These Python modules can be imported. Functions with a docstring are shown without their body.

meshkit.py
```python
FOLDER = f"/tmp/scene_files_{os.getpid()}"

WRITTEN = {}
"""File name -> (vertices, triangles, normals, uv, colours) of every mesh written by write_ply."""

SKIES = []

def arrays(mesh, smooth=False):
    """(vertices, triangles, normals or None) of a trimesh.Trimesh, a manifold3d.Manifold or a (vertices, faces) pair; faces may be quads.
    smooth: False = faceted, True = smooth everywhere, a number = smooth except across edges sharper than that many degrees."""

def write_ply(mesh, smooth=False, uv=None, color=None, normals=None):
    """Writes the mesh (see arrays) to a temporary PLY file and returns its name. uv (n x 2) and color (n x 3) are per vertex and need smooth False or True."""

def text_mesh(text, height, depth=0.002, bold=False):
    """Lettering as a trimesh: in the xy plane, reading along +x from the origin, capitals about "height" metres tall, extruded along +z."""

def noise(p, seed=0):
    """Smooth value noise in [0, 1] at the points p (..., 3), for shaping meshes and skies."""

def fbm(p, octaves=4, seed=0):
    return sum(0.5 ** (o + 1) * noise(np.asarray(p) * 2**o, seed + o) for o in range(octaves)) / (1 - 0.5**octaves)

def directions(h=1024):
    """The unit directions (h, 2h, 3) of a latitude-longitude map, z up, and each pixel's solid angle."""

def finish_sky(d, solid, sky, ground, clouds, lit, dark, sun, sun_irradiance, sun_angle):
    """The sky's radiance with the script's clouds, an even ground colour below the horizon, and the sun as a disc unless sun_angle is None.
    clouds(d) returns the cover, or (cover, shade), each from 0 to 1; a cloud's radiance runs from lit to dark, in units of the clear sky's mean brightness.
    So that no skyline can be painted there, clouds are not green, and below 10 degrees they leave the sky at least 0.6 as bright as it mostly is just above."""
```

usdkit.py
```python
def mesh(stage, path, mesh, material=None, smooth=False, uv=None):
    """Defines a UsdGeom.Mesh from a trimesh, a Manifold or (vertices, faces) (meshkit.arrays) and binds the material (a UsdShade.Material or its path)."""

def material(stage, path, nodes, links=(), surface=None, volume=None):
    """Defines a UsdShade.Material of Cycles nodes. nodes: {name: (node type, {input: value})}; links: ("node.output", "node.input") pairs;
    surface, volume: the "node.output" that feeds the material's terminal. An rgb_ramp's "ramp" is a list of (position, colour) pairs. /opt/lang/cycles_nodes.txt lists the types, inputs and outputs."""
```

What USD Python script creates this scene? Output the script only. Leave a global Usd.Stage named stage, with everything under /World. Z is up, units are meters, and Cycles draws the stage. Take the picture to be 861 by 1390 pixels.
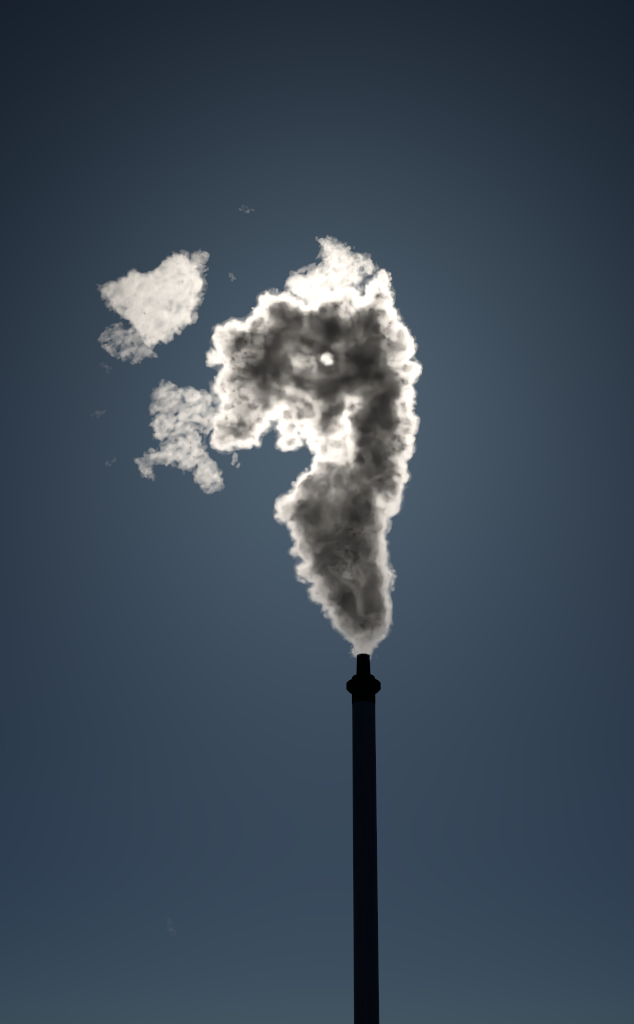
import math
import numpy as np
import trimesh
import shapely
from concurrent.futures import ThreadPoolExecutor
from scipy import ndimage
from scipy.spatial import cKDTree
from pxr import Usd, UsdGeom, UsdLux, UsdShade, Gf, Sdf
import usdkit, meshkit

stage = Usd.Stage.CreateInMemory()
UsdGeom.SetStageUpAxis(stage, 'Z')
UsdGeom.SetStageMetersPerUnit(stage, 1.0)
UsdGeom.Xform.Define(stage, '/World')
UsdGeom.Scope.Define(stage, '/World/Looks')

# ------------------------------------------------------------------ camera
PITCH, ROLL = math.radians(24.0), math.radians(0.3)
FPX = 1880.0                                   # focal length in photograph pixels (861 wide)
W_PX, H_PX = 861.0, 1390.0
EXPOSURE = -1.7
EYE = np.array([0.0, 0.0, 1.7])
fwd = np.array([0.0, math.cos(PITCH), math.sin(PITCH)])
rt0 = np.array([1.0, 0.0, 0.0]); up0 = np.cross(rt0, fwd)
right = rt0 * math.cos(ROLL) + up0 * math.sin(ROLL)
up = np.cross(right, fwd)
cam = UsdGeom.Camera.Define(stage, '/World/camera')
cam.CreateHorizontalApertureAttr(24.0)
cam.CreateFocalLengthAttr(24.0 * FPX / W_PX)
cam.CreateClippingRangeAttr(Gf.Vec2f(0.1, 100000))
cam.CreateExposureAttr(EXPOSURE)
M = np.eye(4); M[0, :3], M[1, :3], M[2, :3], M[3, :3] = right, up, -fwd, EYE
cam.AddTransformOp().Set(Gf.Matrix4d(*M.ravel().tolist()))

def ray(px, py):
    return fwd + right * (px - W_PX / 2) / FPX + up * (H_PX / 2 - py) / FPX

# ------------------------------------------------------------------ sky and sun
SUN = ray(445, 487); SUN /= np.linalg.norm(SUN)
SUN_EL, SUN_ROT = math.asin(SUN[2]), math.atan2(SUN[0], SUN[1])
SKY_STRENGTH, SUN_INTENSITY = 0.06, 0.55
looks = '/World/Looks/'
sky_mat = usdkit.material(stage, looks + 'sky_look', {
    'sky': ('sky_texture', {'sky_type': 'single_scattering', 'sun_disc': False, 'sun_elevation': SUN_EL,
                            'sun_rotation': SUN_ROT, 'altitude': 100.0, 'air_density': 0.5,
                            'aerosol_density': 1.2, 'ozone_density': 3.0}),
    'contrast': ('gamma', {'gamma': 1.42}),    # deep, polarised-looking blue that pales towards the sun
    'tone': ('mix', {'mix_type': 'multiply', 'fac': 1.0, 'color2': (0.0560, 0.0895, 0.1150)}),
    'bg': ('background_shader', {'strength': SKY_STRENGTH})},
    [('sky.color', 'contrast.color'), ('contrast.color', 'tone.color1'), ('tone.color', 'bg.color')], surface='bg.background')
dome = UsdLux.DomeLight.Define(stage, '/World/sky')
UsdShade.MaterialBindingAPI.Apply(dome.GetPrim()).Bind(sky_mat)
dome.GetPrim().SetCustomDataByKey('kind', 'structure')
sun = UsdLux.DistantLight.Define(stage, '/World/sunlight')
sun.CreateIntensityAttr(SUN_INTENSITY); sun.CreateNormalizeAttr(True); sun.CreateAngleAttr(0.53)
sun.CreateColorAttr(Gf.Vec3f(1.0, 0.905, 0.79))
z = SUN; x = np.cross([0, 0, 1.0], z); x /= np.linalg.norm(x); y = np.cross(z, x)
L = np.eye(4); L[0, :3], L[1, :3], L[2, :3] = x, y, z
sun.AddTransformOp().Set(Gf.Matrix4d(*L.ravel().tolist()))

# ------------------------------------------------------------------ helpers
def tag(prim, label=None, category=None, group=None, kind=None):
    p = prim.GetPrim()
    for k, v in (('label', label), ('category', category), ('group', group), ('kind', kind)):
        if v: p.SetCustomDataByKey(k, v)
    return p

def xform(name, loc=(0, 0, 0)):
    x = UsdGeom.Xform.Define(stage, '/World/' + name)
    x.AddTranslateOp().Set(Gf.Vec3d(*map(float, loc)))
    return x

def obj(name, mesh, mat, parent=None, smooth=False):
    base = (str(parent.GetPath()) if parent else '/World') + '/'
    path, n = base + name, 0
    while stage.GetPrimAtPath(path):
        n += 1; path = f'{base}{name}_{n:03d}'
    return usdkit.mesh(stage, path, mesh, mat, smooth=smooth)

def lathe(profile, n=96):
    """A closed solid of revolution about z from (radius, height) pairs, bottom to top."""
    p = np.array(profile, float); a = np.arange(n) * 2 * math.pi / n
    v = np.stack([p[:, :1] * np.cos(a), p[:, :1] * np.sin(a), np.repeat(p[:, 1:], n, 1)], -1).reshape(-1, 3)
    i, j = np.meshgrid(np.arange(len(p) - 1), np.arange(n), indexing='ij')
    k = (j + 1) % n
    q = np.stack([i * n + j, i * n + k, (i + 1) * n + k, (i + 1) * n + j], -1).reshape(-1, 4)
    return trimesh.Trimesh(v, np.vstack([q[:, [0, 1, 2]], q[:, [0, 2, 3]]]), process=False)

# ------------------------------------------------------------------ ground
gm = usdkit.material(stage, looks + 'ground_look', {
    'g': ('geometry', {}), 'n': ('noise_texture', {'scale': 0.05, 'detail': 8.0}),
    'r': ('rgb_ramp', {'ramp': [(0.3, (0.05, 0.05, 0.048)), (0.7, (0.10, 0.10, 0.085))]}),
    'p': ('principled_bsdf', {'roughness': 0.9})},
    [('g.position', 'n.vector'), ('n.fac', 'r.fac'), ('r.color', 'p.base_color')], surface='p.BSDF')
gv = np.array([[-4000, -4000, 0], [4000, -4000, 0], [4000, 4000, 0], [-4000, 4000, 0]], float)
tag(obj('ground', (gv, np.array([[0, 1, 2], [0, 2, 3]])), gm), kind='structure')

# ------------------------------------------------------------------ chimney
AXIS = 193.0                                   # metres along the view axis to the mouth of the stack
S = AXIS / FPX                                 # metres per photograph pixel there
MOUTH = EYE + AXIS * ray(493.3, 890)
CX, CY, CZ = MOUTH

def metal(name, color, rough, spec=0.5):
    return usdkit.material(stage, looks + name, {
        'g': ('texture_coordinate', {}), 'm': ('mapping', {'scale': (1.0, 1.0, 0.12)}),
        'n': ('noise_texture', {'scale': 2.2, 'detail': 6.0}),
        'r': ('rgb_ramp', {'ramp': [(0.3, tuple(c * 0.8 for c in color)), (0.7, tuple(c * 1.15 for c in color))]}),
        'p': ('principled_bsdf', {'roughness': rough, 'specular_ior_level': spec})},
        [('g.object', 'm.vector'), ('m.vector', 'n.vector'), ('n.fac', 'r.fac'), ('r.color', 'p.base_color')], surface='p.BSDF')

black = metal('sooty_black_steel', (0.012, 0.012, 0.013), 0.75, 0.25)
shaft_mat = metal('dark_grey_steel', (0.17, 0.23, 0.30), 0.45, 0.5)
ch = xform('chimney', (CX, CY, 0))
tag(ch, 'tall slim dark steel chimney stack with ring gallery near its top', 'chimney')
CP = 1.0 / math.cos(math.radians(18.1))         # vertical metres per apparent metre at this elevation
def dz(py): return -(py - 890) * S * CP * 1.0
R = 15.55 * S
def hz(py): return CZ + dz(py)
obj('shaft', lathe([(0, 0), (R, 0), (R, hz(955)), (0, hz(955))]), shaft_mat, ch, 40)
obj('dark_top_section', lathe([(0, hz(955) + .002), (R + .03, hz(955) + .002), (R + .03, hz(939)), (0, hz(939))]), black, ch, 30)
obj('gallery', lathe([(0, hz(939) + .002), (R + .12, hz(939) + .002), (19.6 * S, hz(938.2)), (23.3 * S, hz(934.4)), (23.3 * S, hz(927.4)), (21.6 * S, hz(925.6)), (21.0 * S, hz(925.6)),
     (21.0 * S, hz(928)), (0, hz(928))]), black, ch, 25)
obj('collar', lathe([(0, hz(928) + .002), (16.0 * S, hz(928) + .002), (16.0 * S, hz(920.5)), (14.6 * S, hz(918.3)), (10.6 * S, hz(916.2)), (0, hz(916.2))]), black, ch, 25)
obj('nozzle', lathe([(0, hz(916.2) + .002), (9.75 * S, hz(916.2) + .002), (8.7 * S, hz(892.6)), (9.0 * S, hz(892.6)), (9.0 * S, CZ), (8.2 * S, CZ), (8.2 * S, hz(893)), (0, hz(893))]), black, ch, 25)

# ------------------------------------------------------------------ smoke: fields built on a grid, surfaced, filled with even volumes
def smoke_look(name, density, g1=0.86, share=0.85, color=(0.99, 0.985, 0.975)):
    return usdkit.material(stage, looks + name, {
        'a': ('scatter_volume', {'color': color, 'density': density * share, 'anisotropy': g1}),
        'b': ('scatter_volume', {'color': color, 'density': density * (1 - share), 'anisotropy': 0.0}),
        's': ('add_closure', {})}, [('a.volume', 's.closure1'), ('b.volume', 's.closure2')], volume='s.closure')

def spread(f, p):
    """f over the points p in chunks, on a few threads (the result does not depend on them)."""
    parts = np.array_split(p, max(1, len(p) // 40000))
    with ThreadPoolExecutor(4) as pool:
        return np.concatenate(list(pool.map(f, parts)))

def swirl(p, seed):
    """Gradient noise about 0 at the points p (n, 3), within about -0.7 to 0.7."""
    i = np.floor(p).astype(np.int64); t = (p - i).astype(np.float32)
    e = t * t * t * (t * (t * 6 - 15) + 10)
    grads = np.random.default_rng(seed).normal(size=(4096, 3)).astype(np.float32)
    grads /= np.linalg.norm(grads, axis=1, keepdims=True)
    out = np.zeros(len(p), np.float32)
    for c in np.ndindex(2, 2, 2):
        h = (i[:, 0] + c[0]) * 73856093 ^ (i[:, 1] + c[1]) * 19349663 ^ (i[:, 2] + c[2]) * 83492791
        g = grads[(h ^ (h >> 12)) & 4095]
        w = np.ones(len(p), np.float32)
        for k in range(3): w *= e[:, k] if c[k] else 1 - e[:, k]
        out += w * ((t[:, 0] - c[0]) * g[:, 0] + (t[:, 1] - c[1]) * g[:, 1] + (t[:, 2] - c[2]) * g[:, 2])
    return out

def turbulence(p, octaves, seed, fade=0.55):
    """Sum of octaves of swirl(), about 0, within about -1 to 1."""
    a = [fade ** k for k in range(octaves)]
    return spread(lambda x: sum(w * swirl(x * 2.03 ** k + 17.7 * k, seed + k) for k, w in enumerate(a)) * 2.2 / sum(a), p)

H = 1.4                                        # grid step in photograph pixels at the stack's mouth

class Field:
    """A signed field over a box of the plume's own frame: u to the right, v down, w away (in steps of S metres)."""
    def __init__(s, lo, hi):
        s.lo = np.array(lo, float); s.n = np.ceil((np.array(hi) - s.lo) / H).astype(int) + 1
        s.d = np.full(s.n, -30.0, np.float32)
    def puffs(s, rows):
        for u, v, w, ru, rv, rw in rows:
            c, r = np.array([u, v, w], float), np.array([ru, rv, rw], float)
            a = np.maximum(np.floor((c - r * 2 - 20 - s.lo) / H), 0).astype(int); b = np.minimum(np.ceil((c + r * 2 + 20 - s.lo) / H), s.n - 1).astype(int) + 1
            if (b <= a).any(): continue
            ax = [((np.arange(a[k], b[k]) * H + s.lo[k] - c[k]) / r[k]).astype(np.float32) for k in range(3)]
            q = np.sqrt(ax[0][:, None, None] ** 2 + ax[1][None, :, None] ** 2 + ax[2][None, None, :] ** 2)
            box = s.d[a[0]:b[0], a[1]:b[1], a[2]:b[2]]
            np.maximum(box, (1 - q) * r.min(), out=box)
        return s
    def sheet(s, outline, T, holes=(), seed=0, sway=10.0, uneven=0.9):
        """Smoke filling an outline seen from the front, rounded away to a depth of about T either side, its middle swaying to and fro."""
        u = np.arange(s.n[0]) * H + s.lo[0]; v = np.arange(s.n[1]) * H + s.lo[1]; w = (np.arange(s.n[2]) * H + s.lo[2]).astype(np.float32)
        U, V = np.meshgrid(u, v, indexing='ij')
        shp = shapely.Polygon(outline, holes)
        inside = shapely.contains_xy(shp.buffer(0), U.ravel(), V.ravel()).reshape(U.shape)
        d2 = ((ndimage.distance_transform_edt(inside) - ndimage.distance_transform_edt(~inside)) * H).astype(np.float32)
        P = np.stack([U / 34.0, V / 34.0, np.zeros_like(U)], -1)
        mid = ((meshkit.fbm(P, 2, seed + 91) - 0.5) * 4 * sway * np.clip(d2 / 12, 0, 1)).astype(np.float32)
        t = (T * (1 - uneven / 2 + uneven * meshkit.fbm(P * 1.3 + 9.1, 2, seed + 53))).astype(np.float32)
        x = np.maximum(t - d2, 0)
        for k in range(s.n[2]):
            f = t - np.sqrt(x ** 2 + (w[k] - mid) ** 2)
            np.maximum(s.d[:, :, k], f, out=s.d[:, :, k])
        return s
    def soften(s, k): s.d = ndimage.gaussian_filter(s.d, k / H); return s
    def ruffle(s, levels, seed, grain=0.0, size=14.0):
        """Cauliflower bumps: levels of (spacing, height), finest last; grain adds ragged noise."""
        rng = np.random.default_rng(seed)
        def band(width):
            idx = np.nonzero(np.abs(s.d) < width)
            return idx, np.stack(idx, -1) * H + s.lo
        if grain:
            idx, p = band(grain * 0.9 + 3)
            warp = np.stack([spread(lambda x: meshkit.fbm(x / size * 0.8, 2, seed + k) - 0.5, p) for k in range(3)], -1)
            s.d[idx] += grain * turbulence((p + warp * size * 1.2) / size, 5, seed + 31)
        for lam, amp in levels:
            idx, p = band(amp * 1.7 + 2.5)
            warp = np.stack([spread(lambda x: meshkit.noise(x / (lam * 0.8), seed + k) - 0.5, p) for k in range(3)], -1)
            vary = spread(lambda x: 0.45 + 1.1 * meshkit.noise(x / 31.0, seed + 61), p)
            lo, hi = p.min(0) - 2 * lam, p.max(0) + 2 * lam
            g = np.stack(np.meshgrid(*[np.arange(k) for k in np.ceil((hi - lo) / lam).astype(int)], indexing='ij'), -1).reshape(-1, 3)
            f, _ = cKDTree(lo + (g + rng.random(g.shape)) * lam).query(p + warp * lam * 0.7, workers=-1)
            s.d[idx] += amp * vary * (0.8 - 2.4 * (f / lam) ** 2)
        return s
    def tear(s, cut, size, seed, gain=None):
        """Tears the smoke into shreds: only the crests of a warped noise stay."""
        idx = np.nonzero(s.d > -2)
        p = np.stack(idx, -1) * H + s.lo
        warp = np.stack([turbulence(p / size * 0.7, 2, seed + 5 * k) for k in range(3)], -1)
        q = p + warp * size * 0.45
        along = (q[:, 0] - q[:, 1] * 0.7) / 1.22 * 0.45        # drawn out along the wind, up to the right
        q = q - np.stack([along, -along * 0.7, 0 * along], -1) / 1.22
        n = 0.5 + 0.5 * turbulence(q / size, 6, seed + 11)
        s.d[idx] = np.minimum(s.d[idx], (n - cut) * (gain or size * 2.2))
        return s
    def surface(s, iso=0.0):
        d = np.pad(s.d - iso, 1, constant_values=-5.0); lo = s.lo - H
        d[0], d[-1], d[:, 0], d[:, -1], d[:, :, 0], d[:, :, -1] = [-5.0] * 6
        ins = d > 0
        n = np.array(d.shape) - 1
        cnt = sum(ins[i:i + n[0], j:j + n[1], k:k + n[2]].astype(np.int8) for i in (0, 1) for j in (0, 1) for k in (0, 1))
        cells = np.argwhere((cnt > 0) & (cnt < 8))
        number = np.full(n, -1, np.int32); number[tuple(cells.T)] = np.arange(len(cells))
        acc, num = np.zeros((len(cells), 3)), np.zeros(len(cells))
        corner = lambda o: d[cells[:, 0] + o[0], cells[:, 1] + o[1], cells[:, 2] + o[2]]
        for ax in range(3):
            for o in np.ndindex(2, 2):
                a = np.insert(np.array(o), ax, 0); b = a.copy(); b[ax] = 1
                da, db = corner(a), corner(b)
                hit = (da > 0) != (db > 0)
                t = np.where(hit, da / np.where(hit, da - db, 1), 0)
                pt = np.broadcast_to(a, (len(cells), 3)).astype(float).copy(); pt[:, ax] += t
                acc[hit] += pt[hit]; num += hit
        v = (cells + acc / num[:, None]) * H + lo
        quads = []
        for ax in range(3):
            sl0 = [slice(None)] * 3; sl1 = [slice(None)] * 3
            sl0[ax] = slice(0, -1); sl1[ax] = slice(1, None)
            A, B = ins[tuple(sl0)], ins[tuple(sl1)]
            e = np.argwhere(A != B)
            b1, b2 = (ax + 1) % 3, (ax + 2) % 3
            def cell(o1, o2):
                c = e.copy(); c[:, b1] += o1; c[:, b2] += o2
                return number[tuple(c.T)]
            q = np.stack([cell(-1, -1), cell(0, -1), cell(0, 0), cell(-1, 0)], -1)
            flip = ~A[tuple(e.T)]
            q[flip] = q[flip][:, ::-1]
            quads.append(q)
        q = np.vstack(quads)
        return v, q

def place(v):
    """Plume frame -> world: the plume leans with the wind, towards the viewer and to the left."""
    r = (v - [493.3, 890, 0]) * S
    return MOUTH + r[:, :1] * right - r[:, 1:2] * up + r[:, 2:] * fwd

def smoke_mesh(name, field, iso, mat, parent, origin):
    v, q = field.surface(iso)
    f = np.vstack([q[:, [0, 1, 2]], q[:, [0, 2, 3]]])
    return obj(name, (place(v) - origin, f), mat, parent)


VEIL = [(486,892),(480,875),(470,863),(455,845),(450,830),(440,820),(426,812),(423,800),(429,790),(407,783),(401,778),(406,770),(420,763),(407,755),(396,745),(404,735),
 (402,732),(398,720),(393,710),(377,700),(377,685),(384,678),(398,671),(402,665),(405,652),(414,645),(423,638),(430,632),(430,615),(425,605),(420,595),(412,587),(402,586),
 (406,600),(404,606),(395,611),(384,607),(377,602),(383,592),(377,581),(385,572),(381,563),(366,570),(365,579),(352,590),(348,603),(316,606),(302,611),(291,602),(291,571),
 (300,560),(303,545),(296,530),(295,523),(297,514),(305,498),(302,488),(287,494),(285,484),(298,476),(293,467),(290,454),(296,446),(317,437),(334,438),(346,430),(345,424),
 (356,419),(353,406),(361,397),(379,402),(388,405),(403,408),(412,414),(424,421),(432,410),(445,402),(460,394),(475,394),(484,400),(491,408),(500,406),(500,390),(512,380),
 (519,372),(524,378),(529,390),(530,405),(524,420),(538,425),(536,428),(541,435),(548,445),(556,455),(561,468),(558,480),(556,490),(566,496),(568,502),(563,515),(556,522),
 (560,530),(560,545),(556,555),(565,572),(564,582),(558,590),(560,605),(558,615),(547,626),(551,640),(552,652),(544,665),(543,680),(533,700),(523,710),(520,720),(521,735),
 (524,745),(523,763),(527,772),(533,780),(528,790),(526,800),(524,812),(527,822),(526,845),(519,863),(507,875),(501,892)]
TUFT = [(439,324),(450,325),(459,336),(475,339),(487,355),(488,380),(478,390),(484,402),(470,410),(440,415),(424,420),(410,406),(392,394),(391,380),(403,375),(429,366),(443,357),(441,345)]
BODY = [(472,858),(457,843),(461,834),(449,821),(448,808),(436,793),(425,767),(414,749),(412,739),(407,710),(406,690),(408,673),(411,660),(428,645),(445,637),(463,631),(484,622),
 (487,600),(480,575),(485,560),(494,555),(495,535),(488,528),(470,535),(462,552),(455,575),(442,575),(443,550),(425,535),(405,525),(395,530),(375,535),(358,548),(348,540),(345,520),
 (320,524),(312,518),(325,505),(345,495),(350,485),(345,468),(315,478),(308,470),(325,455),(350,450),(365,435),(370,420),(385,412),(405,425),(425,428),(440,415),(455,412),(470,428),
 (485,430),(497,415),(505,405),(508,420),(515,430),(516,450),(522,465),(532,470),(535,478),(525,482),(518,490),(530,500),(542,520),(545,528),(536,545),(540,570),(535,590),(545,605),
 (540,615),(530,620),(530,640),(527,650),(538,664),(536,668),(515,672),(502,681),(512,703),(513,719),(511,739),(513,755),(509,773),(520,789),(520,814),(522,834),(518,849),(508,860),(490,850)]
BODY_HOLE = [(396,492),(412,488),(426,496),(430,508),(418,516),(402,506)]
def balls(rows): return [(u, v, w, r, r * e, r) for u, v, w, r, e in rows]
DARK = balls([(397,440,0,24,.8),(430,443,0,22,.8),(455,450,2,24,.8),(482,455,0,24,1),(503,450,0,18,1.2),(503,425,0,9,2),(494,482,0,26,1),(478,512,2,20,1),(520,509,0,16,1),(530,528,0,14,1),
 (513,537,0,16,1),(524,558,0,16,1.3),(492,570,0,12,1.3),(526,580,0,14,1.4),(500,615,0,22,1.1),(518,632,0,18,1.2),(495,650,0,24,1),(373,476,0,16,1),(352,498,0,13,.8),(330,510,0,10,.7),(381,514,0,17,1),(388,455,0,18,1),
 (316,586,0,11,1),(330,580,0,8,.8),(451,763,0,26,1),(466,814,0,21,1),(505,810,0,17,2),(490,739,0,22,1),(509,841,0,12,1.2),(428,691,0,20,1.5),(486,691,0,28,1),(434,725,0,18,1.2),(528,663,0,8,.6)])
CLOUD_B = [(225,520),(222,532),(240,532),(255,530),(276,532),(279,545),(270,560),(278,571),(274,590),(276,610),(284,622),(292,635),(301,655),(296,660),(290,655),(278,667),(274,655),(268,645),(265,633),
 (252,638),(240,636),(225,628),(215,620),(205,625),(198,632),(206,646),(198,648),(190,633),(186,625),(200,617),(215,614),(222,600),(209,590),(212,570),(206,560),(213,545)]

plume = xform('smoke_plume', MOUTH)
tag(plume, 'dense grey backlit smoke plume rising from the chimney mouth and curling left, white rimmed', 'smoke plume')
HEAD = [(365,415),(390,412),(420,425),(440,412),(470,412),(490,425),(505,400),(518,395),(522,420),(535,440),(545,460),(545,500),(550,530),(548,580),(545,620),(530,645),(490,640),(487,600),(478,580),(480,550),
 (490,535),(475,540),(462,555),(455,580),(440,600),(430,590),(425,570),(405,560),(385,545),(360,555),(345,585),(325,598),(305,590),(305,570),(318,550),(312,525),(312,500),(303,475),(310,455),(335,448),(352,430)]

def film_look():
    """The droplet skin of the smoke: all but clear, a breath of scattered light in patches."""
    return usdkit.material(stage, looks + 'smoke_skin', {
        'g': ('geometry', {}), 'n': ('noise_texture', {'scale': 0.5, 'detail': 4.0}),
        'k': ('map_range', {'from_min': 0.3, 'from_max': 0.7, 'to_min': 0.0, 'to_max': 0.008, 'clamp': True}),
        't': ('transparent_bsdf', {}), 'd': ('translucent_bsdf', {'color': (0.8, 0.79, 0.77)}), 'm': ('mix_closure', {})},
        [('g.position', 'n.vector'), ('n.fac', 'k.value'), ('k.result', 'm.fac'), ('t.BSDF', 'm.closure1'), ('d.BSDF', 'm.closure2')], surface='m.closure')
film = film_look()
def skin(field, parent, origin):
    f = Field(field.lo, field.lo + (np.array(field.n) - 1) * H)
    f.d = ndimage.gaussian_filter(np.maximum(field.d, -8), 2.5 / H)
    smoke_mesh('smoke_skin', f, -0.6, film, parent, origin)

thin = smoke_look('thin_smoke', 0.26)
pale = smoke_look('pale_smoke', 0.27)
soft = smoke_look('soft_smoke', 0.18)
thick = smoke_look('thick_smoke', 0.17)
dark = smoke_look('dense_smoke', 0.33)
drift = smoke_look('drifting_smoke', 0.14)
fluff = smoke_look('fluffy_smoke', 0.14)
gauze = smoke_look('gauzy_smoke', 0.06)
lace = smoke_look('torn_smoke', 0.10)
veil_shape, body_shape = shapely.Polygon(VEIL).buffer(0), shapely.Polygon(BODY).buffer(0)
ring = lambda g: list(max(getattr(g, 'geoms', [g]), key=lambda x: x.area).exterior.coords)

H = 1.2
veil = Field((272, 360, -75), (585, 896, 75)).sheet(VEIL, 32, seed=3, sway=9, uneven=1.1).soften(1.2)
veil.ruffle([(18, 5), (9, 5.0), (4.5, 3.4), (2.8, 2.0)], 5, 4.0)
smoke_mesh('smoke_veil', veil, 0.0, thin, plume, MOUTH)
skin(veil, plume, MOUTH)
fringe = Field((272, 360, -75), (585, 896, 75))
shell = ndimage.gaussian_filter(veil.d, 2.0)
fringe.d = np.minimum(np.minimum(shell + 6.0, 11.0 - shell), 0.45 * (870 - (np.arange(veil.n[1]) * H + veil.lo[1]))[None, :, None]).astype(np.float32)
fringe.tear(0.5, 11.0, 37)
smoke_mesh('torn_edge', fringe, 0.0, smoke_look('trailing_smoke', 0.04), plume, MOUTH)
H = 1.4
head = Field((285, 375, -55), (570, 665, 55)).sheet(ring(shapely.Polygon(HEAD).buffer(1)), 20, [], seed=33, sway=8, uneven=1.6).soften(2.0)
head.ruffle([], 18, 16.0, 34.0).ruffle([(26, 9), (13, 6), (6.5, 3.5)], 19)
smoke_mesh('smoke_body', head, 0.0, pale, plume, MOUTH)
body = Field((290, 390, -60), (560, 885, 60)).sheet(ring(body_shape.union(body_shape.intersection(shapely.box(380, 632, 560, 900)).buffer(6)).intersection(veil_shape.buffer(-3))), 24, [BODY_HOLE], seed=13, sway=6, uneven=0.5).soften(2.0)
body.ruffle([(26, 8), (13, 6), (6.5, 3.5)], 11, 2.0)
smoke_mesh('smoke_body', body, -2.0, soft, plume, MOUTH)
smoke_mesh('smoke_body', body, 2.5, thick, plume, MOUTH)
rng = np.random.default_rng(4)
inner, billows = body_shape.buffer(-7), []
while len(billows) < 150:                      # round billows packed through the dense part
    u, v = rng.uniform(300, 550), rng.uniform(405, 862)
    r = rng.uniform(9, 19) * (0.75 if v > 790 else 1.0)
    if shapely.contains_xy(inner, u, v) and all((u - x) ** 2 + (v - y) ** 2 > (0.62 * (r + q)) ** 2 for x, y, _, q, _ in billows):
        billows.append((u, v, rng.uniform(-14, 14), r, rng.uniform(0.8, 1.1)))
    elif rng.random() < 0.0005: break
core = Field((290, 400, -60), (560, 880, 60)).puffs(DARK + balls(billows + [(460, 492, 3, 16, .9), (438, 478, -4, 15, .8), (456, 474, 5, 13, 1), (436, 497, 0, 11, 1)])).soften(1.3)
core.ruffle([(14, 3.5), (7, 3), (3.5, 1.6)], 17, 2.0)
smoke_mesh('smoke_core', core, 0.0, dark, plume, MOUTH)
knot_rows, tries = [], 0
band = veil_shape.buffer(-7).intersection(shapely.box(285, 395, 570, 700)).difference(body_shape.buffer(-3))
while len(knot_rows) < 130 and tries < 6000:   # denser knots that mottle the bright smoke round the core
    u, v, tries = rng.uniform(285, 570), rng.uniform(400, 700), tries + 1
    r = rng.uniform(3.5, 8.5)
    if shapely.contains_xy(band, u, v) and all((u - x) ** 2 + (v - y) ** 2 > (r + q) ** 2 for x, y, _, q, _ in knot_rows):
        knot_rows.append((u, v, rng.uniform(-9, 9), r, rng.uniform(0.7, 1.2)))
knots = Field((280, 390, -30), (575, 705, 30)).puffs(balls(knot_rows + [(452, 481, 0, 4.5, 1), (453, 484, 12, 4, 1)])).soften(1.2)
knots.ruffle([(9, 4), (4.5, 2.5)], 53, 3.0, 9.0)
tag(smoke_mesh('smoke_knots', knots, 0.0, smoke_look('knotted_smoke', 0.8), plume, MOUTH), kind='stuff')
jet = Field((470, 862, -24), (520, 894, 24)).puffs([(493.5, 886, 0, 8.5, 12, 8.5), (493.5, 876, 0, 12, 12, 11), (493, 868, 0, 17, 10, 15)])
jet.ruffle([(6, 2), (3, 1)], 57)
smoke_mesh('smoke_jet', jet, 0.0, thin, plume, MOUTH)
H = 1.1
top = Field((380, 315, -45), (512, 425, 45)).sheet(TUFT, 13, seed=23, sway=5, uneven=1.2).puffs([(503, 364, 0, 9, 6, 7), (492, 356, 0, 5, 4, 4), (487, 398, 0, 4, 4, 4)]).soften(1.5)
top.ruffle([(14, 4), (7, 3), (3.5, 1.5)], 21, 13.0, 11.0).tear(0.38, 9.0, 77)
smoke_mesh('smoke_tuft', top, 0.0, fluff, plume, MOUTH)
skin(top, plume, MOUTH)
LACE = [[(283,520),(300,515),(318,535),(312,560),(300,580),(285,585),(272,575),(276,550)], [(478,345),(500,345),(514,362),(512,380),(500,395),(490,405),(478,395)],
 [(395,372),(430,355),(438,318),(455,320),(495,350),(490,395),(440,420),(400,420),(384,392)], [(380,545),(400,545),(412,575),(412,600),(385,612),(372,596)]]
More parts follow.
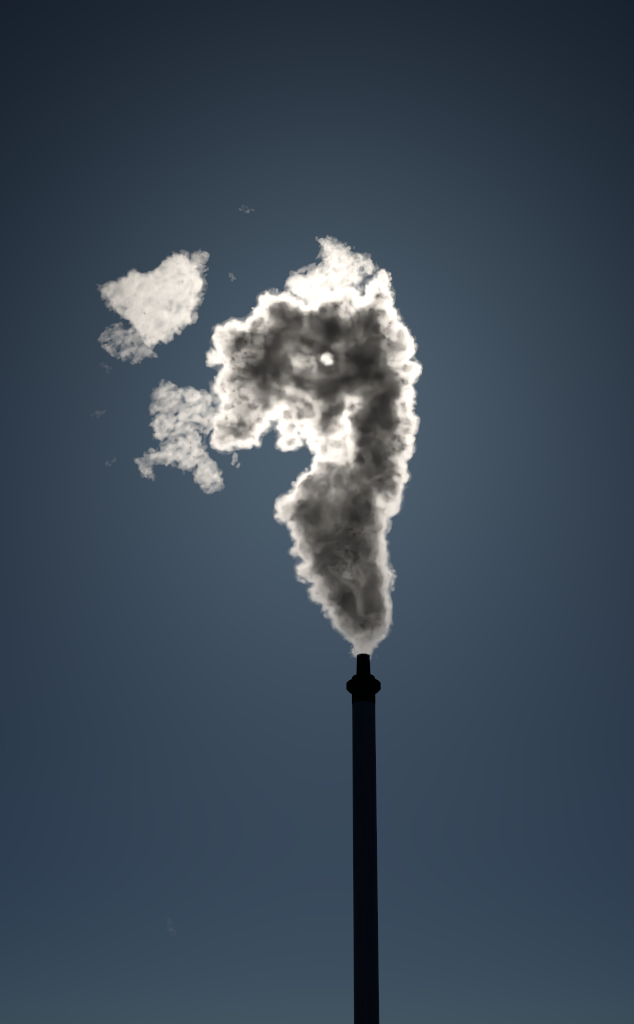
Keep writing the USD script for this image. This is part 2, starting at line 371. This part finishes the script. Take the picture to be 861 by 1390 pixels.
for k, poly in enumerate(LACE):
    lo, hi = np.min(poly, 0), np.max(poly, 0)
    f = Field((*(lo - 10), -30), (*(hi + 10), 30)).sheet(poly, 14, seed=60 + k, sway=4).soften(1.2)
    f.ruffle([(14, 4)], 70 + k, 5.0).tear(0.5, 10.0, 170 + k)
    smoke_mesh('torn_edge', f, 0.0, gauze, plume, MOUTH)

def cloud(name, label, outline, T, holes, seed, shreds=(), category='smoke cloud', group=None, mats=(drift, lace), cut=0.31, torn=0.51):
    every = np.vstack([outline, *shreds]) if len(outline) else np.vstack(shreds)
    lo, hi = every.min(0), every.max(0)
    mid = (lo + hi) / 2
    at = place(np.array([[mid[0], mid[1], 0.0]]))[0]
    x = xform(name, at); tag(x, label, category, group)
    whole = Field((*(lo - 14), -36), (*(hi + 14), 36))
    if len(outline):
        f = Field((*(lo - 14), -36), (*(hi + 14), 36)).sheet(outline, T, holes, seed, 5, 1.2).soften(1.2)
        f.ruffle([(16, 3.0), (8, 2)], seed, 10.0, 13.0).tear(cut, 11.0, seed + 3, 18.0)
        tag(smoke_mesh('smoke', f, -1.8, mats[1], x, at), kind='stuff'); tag(smoke_mesh('smoke', f, 1.0, mats[0], x, at), kind='stuff'); whole.d = np.maximum(whole.d, f.d)
    for k, poly in enumerate(shreds):
        f = Field((*(lo - 14), -36), (*(hi + 14), 36)).sheet(poly, 13, (), seed + k, 4).soften(1.2)
        f.ruffle([(14, 4)], seed + 20 + k, 5.0).tear(torn, 10.0, seed + 120 + k, 18.0)
        tag(smoke_mesh('shreds', f, 0.0, mats[1], x, at), kind='stuff'); whole.d = np.maximum(whole.d, f.d)
    skin(whole, x, at)
HEART = [(228,348),(238,345),(248,346),(256,352),(267,367),(274,382),(272,390),(268,404),(264,420),(254,437),(245,446),(234,454),(222,460),(212,464),(203,470),(196,462),(190,452),(180,440),(168,430),(155,420),
 (147,406),(140,394),(150,385),(165,378),(181,370),(200,373),(211,371),(220,358)]
cloud('smoke_cloud', 'cream heart-shaped smoke cloud drifting free at the upper left', HEART, 14, [], 41,
      [[(130,465),(142,445),(165,440),(190,445),(212,462),(212,485),(180,494),(150,482)], [(258,345),(276,338),(284,348),(280,385),(274,410),(262,440),(250,440),(262,400)], [(133,388),(150,380),(160,400),(165,425),(150,425),(138,405)]])
cloud('smoke_cloud_001', 'ragged cream smoke cloud torn into shreds, just left of the plume', CLOUD_B, 10, [[(228,553),(245,549),(260,554),(254,561),(240,567),(229,563)]], 43,
      [[(240,575),(258,572),(268,582),(273,600),(270,622),(262,632),(246,634),(236,622),(232,600)], [(203,540),(220,514),(240,524),(282,526),(290,550),(294,575),(280,600),(270,575),(240,570),(226,600),(208,596),(204,570)], [(184,624),(205,610),(230,606),(236,625),(226,634),(208,630),(210,652),(192,644)], [(262,604),(284,616),(304,648),(301,664),(278,672),(268,650)]], cut=0.60, torn=0.48)

def wisp(name, label, u, v, ru, rv, tilt, seed, mat):
    """A scrap of smoke: a few streaks trailing along the wind, torn fine."""
    at = place(np.array([[u, v, 0.0]]))[0]
    x = xform(name, at); tag(x, label, 'smoke wisp')
    r, g = max(ru, rv), np.random.default_rng(seed)
    c, q = math.cos(math.radians(tilt)), math.sin(math.radians(tilt))
    rows = []
    for k in range(7):
        a, b = g.uniform(-0.75, 0.75) * ru, g.uniform(-0.75, 0.75) * rv
        m = g.uniform(0.2, 0.42) * min(ru, rv) + 0.8
        rows += [(u + (a + t * m) * c - b * q, v + (a + t * m) * q + b * c, g.uniform(-3, 3), m, m * 0.8, m) for t in (-0.8, 0, 0.8)]
    f = Field((u - r - 8, v - r - 8, -16), (u + r + 8, v + r + 8, 16)).puffs(rows)
    f.ruffle([], seed, 3.0, 5.0).tear(0.46, 5.0, seed + 5)
    tag(smoke_mesh('smoke', f, -0.3, mat, x, at), kind='stuff'); skin(f, x, at)
H = 0.8
scrap = smoke_look('scrap_of_smoke', 0.12)
faint = smoke_look('fading_smoke', 0.06)
vanishing = smoke_look('vanishing_smoke', 0.034)
wisp('smoke_wisp', 'small cream scrap of smoke in the bay below the curl, left of the plume', 320, 627, 11, 6, -65, 81, scrap)
wisp('smoke_wisp_001', 'tiny pale scrap of smoke between the heart-shaped cloud and the plume', 315, 376, 5, 3, 60, 82, faint)
wisp('smoke_wisp_002', 'faint flat scrap of smoke highest in the sky', 335, 284, 11, 4, 6, 83, faint)
wisp('smoke_wisp_003', 'faint scrap of smoke furthest left, below the heart-shaped cloud', 131, 562, 10, 5, -25, 84, vanishing)
wisp('smoke_wisp_004', 'small pale scrap of smoke left of the ragged cloud, level with its foot', 150, 627, 7, 4, -30, 85, faint)
wisp('smoke_wisp_005', 'thin scrap of smoke just below the lower left corner of the heart-shaped cloud', 143, 498, 8, 4, 50, 86, vanishing)
wisp('smoke_wisp_006', 'hardly visible scrap of smoke low in the sky, left of the chimney', 233, 1262, 14, 7, 50, 87, lace)

# ------------------------------------------------------------------ the sun's disc, seen through the smoke
far = 6000.0
ball = trimesh.creation.icosphere(3, far * math.tan(math.radians(0.265)))
sm = usdkit.material(stage, looks + 'sun_look', {'e': ('emission', {'color': (1.0, 0.9, 0.75), 'strength': 500.0}), 't': ('transparent_bsdf', {}), 'a': ('add_closure', {})},
    [('e.emission', 'a.closure1'), ('t.BSDF', 'a.closure2')], surface='a.closure')
sx = obj('sun', ball, sm)
UsdGeom.Xformable(sx).AddTranslateOp().Set(Gf.Vec3d(*(EYE + SUN * far).tolist()))
tag(sx, kind='structure')
